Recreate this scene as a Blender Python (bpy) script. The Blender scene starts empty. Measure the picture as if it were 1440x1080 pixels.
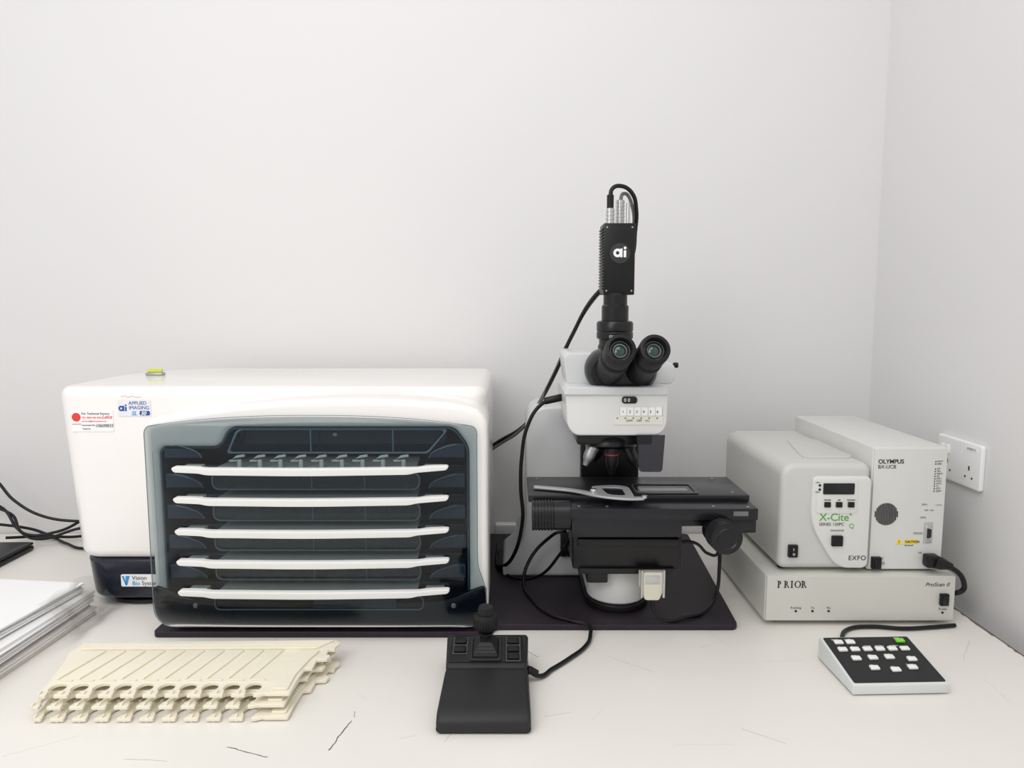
import bpy,bmesh,math,random
from mathutils import Vector,Matrix
random.seed(3)
sc=bpy.context.scene
COL=sc.collection
sc.view_settings.view_transform='Standard'
def R(a): return math.radians(a)

# ---------------------------------------------------------------- materials
def mat(name,col,rough=.5,metal=0,coat=0,var=.03,scale=25,bump=0,spec=.5,emit=0):
    m=bpy.data.materials.new(name);m.use_nodes=True
    nt=m.node_tree;b=nt.nodes['Principled BSDF']
    tc=nt.nodes.new('ShaderNodeTexCoord')
    n=nt.nodes.new('ShaderNodeTexNoise');n.inputs['Scale'].default_value=scale;n.inputs['Detail'].default_value=4
    nt.links.new(tc.outputs['Object'],n.inputs['Vector'])
    mx=nt.nodes.new('ShaderNodeMix');mx.data_type='RGBA'
    mx.inputs[6].default_value=tuple(max(0,c*(1-var)) for c in col)+(1,)
    mx.inputs[7].default_value=tuple(min(1,c*(1+var)) for c in col)+(1,)
    nt.links.new(n.outputs['Fac'],mx.inputs[0]);nt.links.new(mx.outputs[2],b.inputs['Base Color'])
    b.inputs['Roughness'].default_value=rough;b.inputs['Metallic'].default_value=metal
    b.inputs['Coat Weight'].default_value=coat;b.inputs['Specular IOR Level'].default_value=spec
    if bump:
        n2=nt.nodes.new('ShaderNodeTexNoise');n2.inputs['Scale'].default_value=bump[0]
        nt.links.new(tc.outputs['Object'],n2.inputs['Vector'])
        bp=nt.nodes.new('ShaderNodeBump');bp.inputs['Strength'].default_value=bump[1];bp.inputs['Distance'].default_value=.001
        nt.links.new(n2.outputs['Fac'],bp.inputs['Height']);nt.links.new(bp.outputs['Normal'],b.inputs['Normal'])
    if emit:
        b.inputs['Emission Color'].default_value=tuple(col)+(1,);b.inputs['Emission Strength'].default_value=emit
    return m
def smoke(name,col,gloss=.08,ior=1.35,rough=.06):
    m=bpy.data.materials.new(name);m.use_nodes=True;nt=m.node_tree;nt.nodes.clear()
    o=nt.nodes.new('ShaderNodeOutputMaterial');t=nt.nodes.new('ShaderNodeBsdfTransparent')
    t.inputs['Color'].default_value=tuple(col)+(1,)
    g=nt.nodes.new('ShaderNodeBsdfGlossy');g.inputs['Roughness'].default_value=rough
    f=nt.nodes.new('ShaderNodeFresnel');f.inputs['IOR'].default_value=ior
    a=nt.nodes.new('ShaderNodeMath');a.operation='ADD';a.inputs[1].default_value=gloss*.2
    mx=nt.nodes.new('ShaderNodeMixShader')
    nt.links.new(f.outputs[0],a.inputs[0]);nt.links.new(a.outputs[0],mx.inputs[0])
    nt.links.new(t.outputs[0],mx.inputs[1]);nt.links.new(g.outputs[0],mx.inputs[2]);nt.links.new(mx.outputs[0],o.inputs[0])
    return m
WALL=mat('wall_paint',(.745,.738,.74),.7,var=.012,scale=2,bump=(180,.06))
FLOOR=mat('floor_vinyl',(.35,.35,.36),.5)
CREAM=mat('loader_white',(.90,.875,.85),.22,coat=.3,var=.01)
NAVY=mat('navy_plastic',(.010,.013,.024),.18,var=.1)
NAVYI=mat('navy_interior',(.06,.095,.145),.25,var=.15)
NAVY2=mat('navy_panel',(.034,.056,.090),.12,var=.1)
NAVY3=mat('navy_edge',(.18,.26,.34),.2,var=.1)
BLACK=mat('black_plastic',(.006,.006,.007),.38,var=.15,spec=.35)
BLACKM=mat('black_anodised',(.0065,.0065,.008),.3,var=.15,bump=(900,.08),spec=.4)
BLACKR=mat('black_rubber',(.009,.009,.010),.5,var=.1,bump=(700,.2),spec=.3)
STAGE=mat('stage_black',(.010,.0095,.013),.28,var=.15,spec=.4)
BASEP=mat('base_board_black',(.020,.0145,.022),.5,var=.25,scale=60,bump=(500,.2),spec=.35)
TRAYW=mat('tray_white',(.80,.80,.78),.35,var=.01)
TRAYC=mat('tray_cream',(.84,.79,.65),.5,var=.03)
SCOPE=mat('scope_white',(.62,.64,.64),.35,var=.01)
SCOPE2=mat('scope_light',(.72,.725,.72),.3,var=.01)
GREYB=mat('enclosure_beige',(.62,.62,.57),.45,var=.02,bump=(900,.1))
GREYX=mat('enclosure_grey',(.58,.58,.555),.42,var=.02,bump=(900,.15))
GREYX2=mat('bezel_grey',(.70,.70,.675),.35,var=.01)
GREYO=mat('enclosure_light',(.66,.66,.64),.45,var=.02,bump=(900,.1))
METAL=mat('brushed_metal',(.62,.62,.62),.3,metal=1)
METALD=mat('dull_metal',(.45,.45,.46),.4,metal=.9)
STEEL=mat('slide_clip_steel',(.42,.44,.44),.4,metal=.4)
INK=mat('ink_black',(.015,.015,.018),.6)
INKG=mat('ink_grey',(.16,.16,.16),.6)
WHITE=mat('white_print',(.9,.9,.9),.5)
RED=mat('red_print',(.75,.05,.04),.5)
BLUE=mat('blue_print',(.02,.07,.35),.5)
CYAN=mat('cyan_print',(.04,.32,.68),.5)
GREEN=mat('green_print',(.08,.36,.03),.5)
GREENB=mat('green_key',(.20,.70,.05),.4)
YEL=mat('yellow_print',(.85,.68,.05),.5)
YG=mat('level_vial',(.6,.65,.05),.2)
PAPER=mat('paper',(.86,.86,.87),.8,var=.02)
PAPER2=mat('paper_warm',(.78,.76,.74),.8,var=.03)
PINK=mat('paper_pink',(.70,.60,.60),.8)
SOCK=mat('socket_white',(.86,.86,.86),.3,var=.01)
DBG=mat('connector_beige',(.70,.67,.56),.5)
LENS=mat('lens_glass',(.008,.035,.03),.05,coat=.6)
DISP=mat('display_black',(.006,.006,.008),.08)
JOY=mat('joystick_body',(.016,.016,.018),.5,var=.12,bump=(1200,.3),spec=.4)
KEYW=mat('key_white',(.86,.86,.84),.4)
KEYP=mat('keypad_case',(.68,.70,.69),.45)
GLASS=smoke('smoked_door',(.50,.56,.575),.08,1.28)
PANE=smoke('smoked_pane',(.34,.44,.54),.3,1.4)
SHIELD=smoke('smoked_shield',(.30,.30,.34),.1)
BAG=smoke('plastic_sleeve',(.93,.93,.92),.35,1.25,.2)

# ---------------------------------------------------------------- mesh helpers
def clean(bm):
    bmesh.ops.remove_doubles(bm,verts=bm.verts[:],dist=1e-6)
    bmesh.ops.recalc_face_normals(bm,faces=bm.faces[:])
def tomesh(bm,M=None):
    clean(bm)
    me=bpy.data.meshes.new('m')
    if M is not None: bmesh.ops.transform(bm,matrix=M,verts=bm.verts[:])
    bm.to_mesh(me);bm.free();return me
def box(x0,x1,y0,y1,z0,z1,b=.002,seg=2,M=None):
    bm=bmesh.new();bmesh.ops.create_cube(bm,size=1)
    for v in bm.verts: v.co=Vector(((x0+x1)/2+v.co.x*(x1-x0),(y0+y1)/2+v.co.y*(y1-y0),(z0+z1)/2+v.co.z*(z1-z0)))
    if b>0:
        b=min(b,.45*min(abs(x1-x0),abs(y1-y0),abs(z1-z0)))
        bmesh.ops.bevel(bm,geom=bm.edges[:],offset=b,segments=seg,affect='EDGES',profile=.5)
    return tomesh(bm,M)
def lathe(prof,p,axis=(0,0,1),seg=32,M=None):
    q=Vector((0,0,1)).rotation_difference(Vector(axis).normalized())
    bm=bmesh.new();rings=[]
    for r,h in prof:
        rings.append([bm.verts.new(Vector(p)+q@Vector((r*math.cos(2*math.pi*i/seg),r*math.sin(2*math.pi*i/seg),h))) for i in range(seg)])
    for a,b in zip(rings,rings[1:]):
        for i in range(seg): bm.faces.new((a[i],a[(i+1)%seg],b[(i+1)%seg],b[i]))
    bm.faces.new(rings[0]);bm.faces.new(rings[-1])
    return tomesh(bm,M)
def cyl(p0,p1,r,b=.001,seg=28):
    p0=Vector(p0);p1=Vector(p1);L=(p1-p0).length;b=min(b,r*.4,L*.4)
    return lathe([(r-b,0),(r,b),(r,L-b),(r-b,L)],p0,p1-p0,seg)
def ribbed(p0,p1,r,n,amp=.0012,seg=32):
    p0=Vector(p0);p1=Vector(p1);L=(p1-p0).length;pr=[(r*.9,0)]
    for i in range(n):
        a=L*i/n;s=L/n
        pr+=[(r,a+s*.1),(r,a+s*.6),(r-amp,a+s*.7),(r-amp,a+s*.98)]
    pr.append((r*.9,L));return lathe(pr,p0,p1-p0,seg)
def from_curve(cu):
    ob=bpy.data.objects.new('tmpc',cu);COL.objects.link(ob)
    dg=bpy.context.evaluated_depsgraph_get();dg.update()
    me=bpy.data.meshes.new_from_object(ob.evaluated_get(dg))
    bpy.data.objects.remove(ob);return me
PL={'XZ':lambda o:Matrix.Translation((0,o,0))@Matrix.Rotation(R(90),4,'X'),
    'XY':lambda o:Matrix.Translation((0,0,o)),
    'YZ':lambda o:Matrix.Translation((o,0,0))@Matrix(((0,0,1,0),(1,0,0,0),(0,1,0,0),(0,0,0,1)))}
def plate(outline,a,b,plane='XZ',bev=.0,holes=(),M=None,res=2):
    cu=bpy.data.curves.new('c','CURVE');cu.dimensions='2D';cu.fill_mode='BOTH'
    for pts in [outline]+list(holes):
        s=cu.splines.new('POLY');s.points.add(len(pts)-1)
        for i,p in enumerate(pts): s.points[i].co=(p[0],p[1],0,1)
        s.use_cyclic_u=True
    t=abs(b-a);bev=min(bev,t*.45);cu.extrude=max(t/2-bev,0)
    if bev>0: cu.bevel_depth=bev;cu.bevel_resolution=res;cu.offset=-bev
    me=from_curve(cu);bm=bmesh.new();bm.from_mesh(me)
    MM=PL[plane]((a+b)/2)
    if M is not None: MM=M@MM
    return tomesh(bm,MM)
def rp(pts,n=6):
    out=[];N=len(pts)
    for i in range(N):
        v=Vector(pts[i][:2]);r=pts[i][2] if len(pts[i])>2 else 0
        if r<=0: out.append(tuple(v));continue
        a=Vector(pts[i-1][:2])-v;c=Vector(pts[(i+1)%N][:2])-v
        t=min(r,a.length*.49,c.length*.49)
        p0=v+a.normalized()*t;p3=v+c.normalized()*t;p1=p0.lerp(v,.5523);p2=p3.lerp(v,.5523)
        for k in range(n+1):
            s=k/n;q=(1-s)**3*p0+3*(1-s)**2*s*p1+3*(1-s)*s*s*p2+s**3*p3;out.append(tuple(q))
    return out
def rr(x0,x1,z0,z1,r): return rp([(x0,z0,r),(x1,z0,r),(x1,z1,r),(x0,z1,r)])
def tube(pts,r,seg=3,flat=None):
    cu=bpy.data.curves.new('c','CURVE');cu.dimensions='3D';cu.bevel_depth=r;cu.bevel_resolution=seg;cu.use_fill_caps=True;cu.resolution_u=10
    s=cu.splines.new('BEZIER');s.bezier_points.add(len(pts)-1)
    for bp,p in zip(s.bezier_points,pts): bp.co=p;bp.handle_left_type=bp.handle_right_type='AUTO'
    return from_curve(cu)
def textm(s,size,M,align='LEFT',ext=.0002,bold=0,shear=0,space=1):
    cu=bpy.data.curves.new('t','FONT');cu.body=s;cu.size=size;cu.extrude=ext;cu.align_x=align;cu.offset=bold*size;cu.shear=shear;cu.space_character=space
    me=from_curve(cu);me.transform(M);return me
def FM(x,y,z): return Matrix.Translation((x,y,z))@Matrix.Rotation(R(90),4,'X')
def combine(ms):
    bm=bmesh.new()
    for m in ms: bm.from_mesh(m)
    me=bpy.data.meshes.new('m');bm.to_mesh(me);bm.free();return me
def ai_logo(x,z,h,y,w=.0004):
    r=h/2;cx=x+r;cz=z+r
    o=[(cx+r*math.cos(R(a)),cz+r*math.sin(R(a))) for a in range(0,360,12)]
    i_=[(cx+r*.42*math.cos(R(a)),cz+r*.42*math.sin(R(a))) for a in range(0,360,12)]
    t=h*.27
    return combine([plate(o,y-w,y,'XZ',0,[i_]),plate(rr(x+h-t*.75,x+h+t*.25,z,z+h,t*.1),y-w-.0001,y),
      plate(rr(x+h+t*.8,x+h+t*1.9,z,z+h*.8,t*.1),y-w,y),
      plate([(x+h+t*1.35+t*.6*math.cos(R(a)),z+h*1.08+t*.6*math.sin(R(a))) for a in range(0,360,20)],y-w,y)])
# thin serif capitals drawn as strokes (for the stage controller's name)
def serif_word(x,z,h,y,adv):
    t=h*.10;T=h*.17;L=[]
    def bx(a,b,c,d): L.append(box(x+a,x+b,y-.0004,y,z+c,z+d,0))
    def stem(a,w=T): bx(a,a+w,0,h);bx(a-w*.6,a+w*1.6,0,t*.7);bx(a-w*.6,a+w*1.6,h-t*.7,h)
    def bowl(a,c,r,w=T*.9):
        o=[(x+a+r*1.0*math.cos(R(k)),z+c+r*math.sin(R(k))) for k in range(-90,91,12)]
        i=[(x+a+(r-w)*math.cos(R(k)),z+c+(r-t*.7)*math.sin(R(k))) for k in range(90,-91,-12)]
        L.append(plate(o+i,y-.0004,y))
    def leg(a0,z0,a1,z1,w=T): L.append(plate([(x+a0,z+z0),(x+a0+w,z+z0),(x+a1+w,z+z1),(x+a1,z+z1)],y-.0004,y))
    c=0;stem(c);bowl(c+T,h*.74,h*.26)
    c=adv;stem(c);bowl(c+T,h*.74,h*.26);leg(c+T*1.2,h*.48,c+h*.52,0)
    c=adv*2;stem(c)
    c=adv*2+h*.45;r=h*.5
    o=[(x+c+r*.9+r*.9*math.cos(R(k)),z+r+r*math.sin(R(k))) for k in range(0,360,12)]
    i=[(x+c+r*.9+(r*.9-T)*math.cos(R(k)),z+r+(r-t*.7)*math.sin(R(k))) for k in range(0,360,12)]
    L.append(plate(o,y-.0004,y,'XZ',0,[i]))
    c=adv*3+h*.55;stem(c);bowl(c+T,h*.74,h*.26);leg(c+T*1.2,h*.48,c+h*.52,0)
    return combine(L)
WORLD={}
def thing(name,loc,label,cat,rotz=0,world=True,group=None):
    e=bpy.data.objects.new(name,None);e.empty_display_size=.02;e.location=loc;e.rotation_euler=(0,0,rotz)
    COL.objects.link(e);e['label']=label;e['category']=cat
    if group:e['group']=group
    if world: WORLD[e.name]=Vector(loc)
    return e
def mk(name,me,m,parent=None,ang=35,label=None,smooth=True):
    if isinstance(me,list): me=combine(me)
    me.materials.clear();me.materials.append(m)
    if smooth: me.shade_smooth();me.set_sharp_from_angle(angle=R(ang))
    ob=bpy.data.objects.new(name,me);me.name=name;COL.objects.link(ob)
    if parent:
        ob.parent=parent
        if parent.name in WORLD: ob.matrix_parent_inverse=Matrix.Translation(-WORLD[parent.name])
    if label: ob['label']=label
    return ob
def mks(name,ms,m,parent=None,**k): return [mk(name,x,m,parent,**k) for x in ms]
def top(ob,label,cat,group=None):
    ob['label']=label;ob['category']=cat
    if group: ob['group']=group
    return ob

# ---------------------------------------------------------------- room
def st(name,me,m):
    o=mk(name,me,m,smooth=False);o['kind']='structure';return o
st('wall_back',box(-3.2,.927,1.9,2.0,-.75,1.95,0),WALL)
st('wall_right',box(.927,1.03,-1.6,2.0,-.75,1.95,0),WALL)
st('floor',box(-3.2,1.03,-1.6,2.0,-.8,-.75,0),FLOOR)

# ---------------------------------------------------------------- desk
def deskmat():
    m=mat('desk_laminate',(.82,.795,.75),.35,var=.03,scale=5)
    nt=m.node_tree;b=nt.nodes['Principled BSDF']
    src=b.inputs['Base Color'].links[0].from_socket
    tc=[n for n in nt.nodes if n.type=='TEX_COORD'][0]
    wob=nt.nodes.new('ShaderNodeTexNoise');wob.inputs['Scale'].default_value=70
    nt.links.new(tc.outputs['Object'],wob.inputs['Vector'])
    vs=nt.nodes.new('ShaderNodeVectorMath');vs.operation='SCALE';vs.inputs['Scale'].default_value=.006
    nt.links.new(wob.outputs['Color'],vs.inputs[0])
    va=nt.nodes.new('ShaderNodeVectorMath');va.operation='ADD'
    nt.links.new(tc.outputs['Object'],va.inputs[0]);nt.links.new(vs.outputs[0],va.inputs[1])
    P=va.outputs[0]
    segs=[((-.236,1.02),(-.25,.95),.0009,.95),((-.391,.957),(-.33,.933),.0008,.9),((-.235,1.045),(-.232,1.03),.0006,.7),
          ((.02,1.245),(.045,1.215),.0007,.6),((.33,1.0),(.38,.965),.0009,.3),((-.52,.93),(-.46,.925),.0005,.5)]
    rnd=random.Random(5)
    for i in range(24):
        x=rnd.uniform(-.7,.8);y=rnd.uniform(.92,1.25);a=rnd.uniform(0,3.14);L=rnd.uniform(.02,.09)
        segs.append(((x,y),(x+L*math.cos(a),y+L*math.sin(a)),rnd.uniform(.0003,.0005),rnd.uniform(.15,.45)))
    col=src
    for a,c,w,s in segs:
        A=Vector((a[0]+.003,a[1]+.003,0));C=Vector((c[0]+.003,c[1]+.003,0));D=(C-A).normalized();L=(C-A).length
        v1=nt.nodes.new('ShaderNodeVectorMath');v1.operation='SUBTRACT';v1.inputs[1].default_value=A;nt.links.new(P,v1.inputs[0])
        fl=nt.nodes.new('ShaderNodeVectorMath');fl.operation='MULTIPLY';fl.inputs[1].default_value=(1,1,0);nt.links.new(v1.outputs[0],fl.inputs[0])
        dt=nt.nodes.new('ShaderNodeVectorMath');dt.operation='DOT_PRODUCT';dt.inputs[1].default_value=D;nt.links.new(fl.outputs[0],dt.inputs[0])
        cl=nt.nodes.new('ShaderNodeClamp');cl.inputs['Max'].default_value=L;nt.links.new(dt.outputs['Value'],cl.inputs[0])
        sc_=nt.nodes.new('ShaderNodeVectorMath');sc_.operation='SCALE';sc_.inputs[0].default_value=D;nt.links.new(cl.outputs[0],sc_.inputs['Scale'])
        sb=nt.nodes.new('ShaderNodeVectorMath');sb.operation='SUBTRACT';nt.links.new(fl.outputs[0],sb.inputs[0]);nt.links.new(sc_.outputs[0],sb.inputs[1])
        ln=nt.nodes.new('ShaderNodeVectorMath');ln.operation='LENGTH';nt.links.new(sb.outputs[0],ln.inputs[0])
        lt=nt.nodes.new('ShaderNodeMath');lt.operation='LESS_THAN';lt.inputs[1].default_value=w;nt.links.new(ln.outputs['Value'],lt.inputs[0])
        ms=nt.nodes.new('ShaderNodeMath');ms.operation='MULTIPLY';ms.inputs[1].default_value=s;nt.links.new(lt.outputs[0],ms.inputs[0])
        mx=nt.nodes.new('ShaderNodeMix');mx.data_type='RGBA';mx.inputs[7].default_value=(.06,.055,.05,1)
        nt.links.new(ms.outputs[0],mx.inputs[0]);nt.links.new(col,mx.inputs[6]);col=mx.outputs[2]
    nt.links.new(col,b.inputs['Base Color']);return m
DESK=deskmat()
EDGE=mat('desk_edge_brown',(.16,.11,.08),.7,var=.6,scale=60)
desk=thing('desk',(-.5,1.2,-.75),'white laminate desk with scratches and chipped dark edge','desk')
mk('tabletop',box(-1.95,.884,.45,1.895,-.026,-.0003,.0),DESK,desk,smooth=False)
bm=bmesh.new();rnd=random.Random(2)
N=160
rows=[]
for i in range(N+1):
    y=.45+1.445*i/N;o=rnd.choice([0,0,.0005,.001,.003,.004]) 
    rows.append([bm.verts.new(p) for p in ((.8842,y,.0003),(.8862+.0,y,.0003),(.8862,y,-.026),(.8842,y,-.026),(.8842-o,y,.0006))])
for a,b in zip(rows,rows[1:]):
    bm.faces.new((a[4],a[1],b[1],b[4]));bm.faces.new((a[1],a[2],b[2],b[1]));bm.faces.new((a[2],a[3],b[3],b[2]))
mk('edge_strip',tomesh(bm),EDGE,desk,smooth=False,label='chipped brown edge strip')
for x in (-1.9,.84):
    for y in (.5,1.84): mk('leg',box(x-.02,x+.02,y-.02,y+.02,-.75,-.026,.002),METALD,desk)

# ---------------------------------------------------------------- base board
bb=mk('base_board',plate(rp([(-.655,1.288,.01),(-.04,1.288,.01),(-.03,1.318,.008),(.421,1.318,.012),(.455,1.86,.01),(-.655,1.86,.01)]),.0,.0115,'XY',.002),BASEP)
top(bb,'dark purple-black flat board under the slide loader and microscope','base board')
mk('label_plate',[plate(rr(.325,.36,1.345,1.37,.002),.0115,.0122,'XY')],BLACK,bb)

# ---------------------------------------------------------------- slide loader
ld=thing('slide_loader',(-.46,1.55,.0),'white automated slide loader cabinet with smoked door','laboratory machine')
bo=rp([(-.896,1.42,.05),(-.048,1.42,.032),(-.048,1.85,.032),(-.896,1.85,.30)],14)
bme=plate(bo,.10,.444,'XY',.020,res=6)
for v in bme.vertices:
    if v.co.x<-.7: v.co.x+=.026*(.444-v.co.z)/.344*min(1,(-.7-v.co.x)/.1)
body=mk('body',bme,CREAM,ld,ang=50)
lo=rp([(-.870,1.428,.06),(-.055,1.426,.03),(-.055,1.845,.03),(-.870,1.845,.28)],14)
lme=plate(lo,.014,.101,'XY',.012,res=5)
for v in lme.vertices:
    if v.co.x<-.7: v.co.x+=.010*(.10-v.co.z)/.08*min(1,(-.7-v.co.x)/.1)
mk('lower_body',lme,NAVY,ld,ang=50,label='dark navy lower band')
mk('foot',[lathe([(.110,0),(.116,.005),(.116,.010),(.09,.020)],(-.755,1.550,0),seg=48)],BLACK,ld,label='round black foot')
mk('foot',[box(-.63,-.07,1.45,1.82,.0117,.016,.001)],BLACK,ld)
outer=rp([(-.654,.400,.015),(-.503,.427,.08),(-.361,.437,.12),(-.206,.437,.12),(-.09,.428,.07),(-.043,.412,.03),(-.043,.014,.045),(-.652,.014,.045)],8)
holep=[(-.630,.350,.012),(-.523,.350,.012),(-.503,.386,.012),(-.103,.386,.012),(-.078,.352,.012),(-.078,.045,.02),(-.630,.045,.02)]
hole=rp(holep)
hin=rp([( -.354+(x+.354)*.99,.218+(z-.218)*.985,r) for x,z,r in holep])
front=mk('front_frame',plate(outer,1.298,1.428,'XZ',.012,[hole],res=4),CREAM,ld,ang=50)
mk('liner',[plate(hole,1.302,1.418,'XZ',0,[hin]),box(-.634,-.074,1.405,1.4195,.05,.392,0)],NAVYI,ld,label='dark navy interior')
fa=rp([(-.651,.016,.042),(-.046,.016,.042),(-.046,.098,.01),(-.075,.088,.02),(-.12,.068,.03),(-.36,.060,.1),(-.58,.068,.03),(-.625,.088,.02),(-.651,.098,.01)],8)
mk('fascia',plate(fa,1.2915,1.30,'XZ',.003),NAVY,ld,label='glossy navy lower fascia')
TZ=[.3205,.266,.2085,.153,.0975]
for i,z in enumerate(TZ):
    mk('shelf',[box(-.612,-.090,1.335,1.403,z-.016,z-.010,.001)],NAVY2,ld)
    if i<4:
        z0=TZ[i+1]+.006;z1=z-.0155
        mk('window_frame',plate(rr(-.540,-.165,z0,z1,.013),1.300,1.306,'XZ',.001,[rr(-.537,-.168,z0+.0025,z1-.0025,.011)]),NAVY3,ld)
        mk('window',[plate(rr(-.5368,-.1682,z0+.0027,z1-.0027,.011),1.303,1.304)],PANE,ld,label='smoked translucent window')
        mks('window_bar',[box(x-.0008,x+.0008,1.301,1.305,z0+.003,z1-.003,0) for x in(-.36,-.265)],NAVY3,ld)
        mk('rack',[box(-.53,-.175,1.318,1.322,z1-.010,z1-.006,.001)]+[box(-.52+k*.0185-.0025,-.52+k*.0185+.0025,1.316,1.322,z1-.022,z1-.008,.001) for k in range(19)],NAVY3,ld,label='ribbed slide rack')
    z0=z+.009;z1=z+.036
    for s,(xa,xb) in enumerate(((-.624,-.556),(-.149,-.084))):
        xi=xb if s==0 else xa;xo=xa if s==0 else xb
        mk('hand_notch',[plate(rp([(xo,z0),(xi,z0,.008),(xi,z0+.008,.008),((xi+xo)/2,z1,.015),(xo,z1,.004)]),1.302,1.325,'XZ',.004,res=3)],NAVY2,ld)
        mk('notch_rim',[tube([(xi,1.302,z0+.001),(xi+(xo-xi)*.08,1.301,z0+.010),(xi+(xo-xi)*.35,1.301,z1-.008),(xi+(xo-xi)*.75,1.302,z1-.001)],.0009)],NAVY3,ld)
mk('window_frame',plate(rp([(-.512,.338,.006),(-.15,.338,.006),(-.112,.384,.01),(-.492,.384,.01)]),1.303,1.309,'XZ',.001,[rp([(-.507,.341,.006),(-.153,.341,.006),(-.118,.381,.01),(-.489,.381,.01)])]),NAVY3,ld)
mk('window',[box(-.497,-.12,1.335,1.34,.350,.384,0)],NAVY2,ld)
mks('window_bar',[box(x-.0008,x+.0008,1.302,1.308,.338,.384,0) for x in(-.36,-.213)],NAVY3,ld)
mk('lower_window',[plate(rr(-.54,-.16,.052,.079,.010),1.288,1.2915,'XZ',.001,[rr(-.538,-.162,.054,.077,.009)])],NAVY3,ld)
mk('lower_window_pane',[box(-.36,-.21,1.289,1.2916,.056,.075,0)],NAVY2,ld)
mks('screw',[lathe([(.0045,0),(.0045,.002),(.003,.003)],(x,y,z),(0,-1,0),16) for x,y,z in((-.575,1.2915,.060),(-.106,1.2915,.060),(-.555,1.303,.375),(-.324,1.335,.368))],METALD,ld)
# smoked door
bm=bmesh.new();xa,za,zb=-.649,.022,.392;grid=[]
NZ,NX=48,48
for j in range(NZ+1):
    t=j/NZ;z=za+(zb-za)*(.5-.5*math.cos(math.pi*t))
    s=min(1,max(0,(.15-z)/.07));s=s*s*(3-2*s);xb=-.062+.016*s
    ins=0
    for zz,rad in((za,.036),(zb,.014)):
        dz=abs(z-zz)
        if dz<rad: ins=max(ins,rad-math.sqrt(max(0,rad*rad-(rad-dz)**2)))
    row=[]
    for i in range(NX+1):
        u=-1+2*i/NX;x=(xa+xb)/2+u*((xb-xa)/2-ins)
        w=(2*t-1)
        arch=.018*(1-abs(u)**2.4) if z>.3 else 0
        row.append(bm.verts.new((x,1.286-.016*(1-u**4)*(1-w**6),z+arch*(z-.3)/.092 if z>.3 else z)))
    grid.append(row)
for a,b in zip(grid,grid[1:]):
    for i in range(NX): bm.faces.new((a[i],a[i+1],b[i+1],b[i]))
rim=[(v.co.x,v.co.y,v.co.z) for v in grid[0]]+[(r[-1].co.x,r[-1].co.y,r[-1].co.z) for r in grid[1:]]+[(v.co.x,v.co.y,v.co.z) for v in reversed(grid[-1][:-1])]+[(r[0].co.x,r[0].co.y,r[0].co.z) for r in reversed(grid[:-1])]
door=mk('door',tomesh(bm),GLASS,ld,ang=80,label='smoked translucent curved door')
mk('door_rim',tube(rim[::2],.0008,2),mat('rim_smoke',(.16,.20,.22),.2),door,ang=80)
# writing and stickers
st1=mk('sticker',[plate(rr(-.855,-.774,.358,.400,.002),1.4188,1.4198)],WHITE,ld,label='service sticker with red round emblem')
mks('lettering',[textm('For Technical Service',.0062,FM(-.835,1.4186,.391)),textm('Instrument No.',.0042,FM(-.835,1.4186,.369)),textm('Tested by',.004,FM(-.835,1.4186,.362)),textm('10609835',.0088,FM(-.810,1.4186,.3665),shear=.3)],INK,st1)
mks('lettering',[textm('Leica',.0095,FM(-.796,1.4186,.3835),bold=.01,shear=.4),textm('TEL: 0845 604 9095',.0048,FM(-.835,1.4186,.3835)),textm('service.uk@microsystems.com',.0038,FM(-.835,1.4186,.377))],RED,st1)
mk('emblem',[lathe([(.0085,0),(.0085,.0004)],(-.8455,1.4188,.386),(0,-1,0),32)],RED,st1)
mk('lettering',[textm('MICROSYSTEMS',.0025,FM(-.854,1.4186,.3715))],RED,st1)
st2=mk('sticker',[plate(rr(-.764,-.700,.388,.420,.002),1.4188,1.4198)],mat('sticker_pale',(.80,.81,.85),.3),ld,label='pale maker sticker with blue lettering')
mk('emblem',ai_logo(-.7625,.398,.0105,1.4187),BLUE,st2)
mks('lettering',[textm('APPLIED',.0095,FM(-.7425,1.4186,.4105)),textm('IMAGING',.0095,FM(-.7425,1.4186,.4015))],BLUE,st2)
mk('lettering',[textm('SL',.011,FM(-.738,1.4186,.390),bold=.02,shear=.3)],CYAN,st2)
mk('label_field',[plate(rr(-.722,-.702,.3895,.3985,.003),1.4184,1.4189)],BLUE,st2)
mk('lettering',[textm('50',.010,FM(-.7195,1.4182,.3905),bold=.02,shear=.3)],WHITE,st2)
mk('scribble',[tube([(-.757,1.4195,.4265),(-.748,1.4195,.4275),(-.744,1.4195,.425),(-.735,1.4195,.4275),(-.728,1.4195,.425),(-.718,1.4195,.4262)],.0003)],mat('pink_scribble',(.75,.3,.3),.6),ld,label='faint red pen scribble')
st3=mk('sticker',[plate(rr(-.782,-.662,.042,.067,.003),1.4262,1.4286)],WHITE,ld,label='white maker label')
mks('lettering',[textm('Vision',.0120,FM(-.760,1.4260,.0560)),textm('Systems',.0120,FM(-.7408,1.4260,.0450))],INK,st3)
mk('lettering',[textm('Bio',.0120,FM(-.760,1.4260,.0450),bold=.01)],CYAN,st3)
mk('emblem',[plate([(-.780,.064),(-.776,.064),(-.771,.047),(-.773,.045)],1.4256,1.4264),plate([(-.772,.064),(-.764,.064),(-.770,.045),(-.773,.045)],1.4256,1.4264)],CYAN,st3)

sl=thing('spirit_level',(-.80,1.66,.444),'small yellow-green bubble level on the white loader','level')
mk('case',box(-.823,-.785,1.65,1.67,.444,.450,.002),METALD,sl)
mk('vial',cyl((-.82,1.66,.453),(-.788,1.66,.453),.005),YG,sl)

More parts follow.
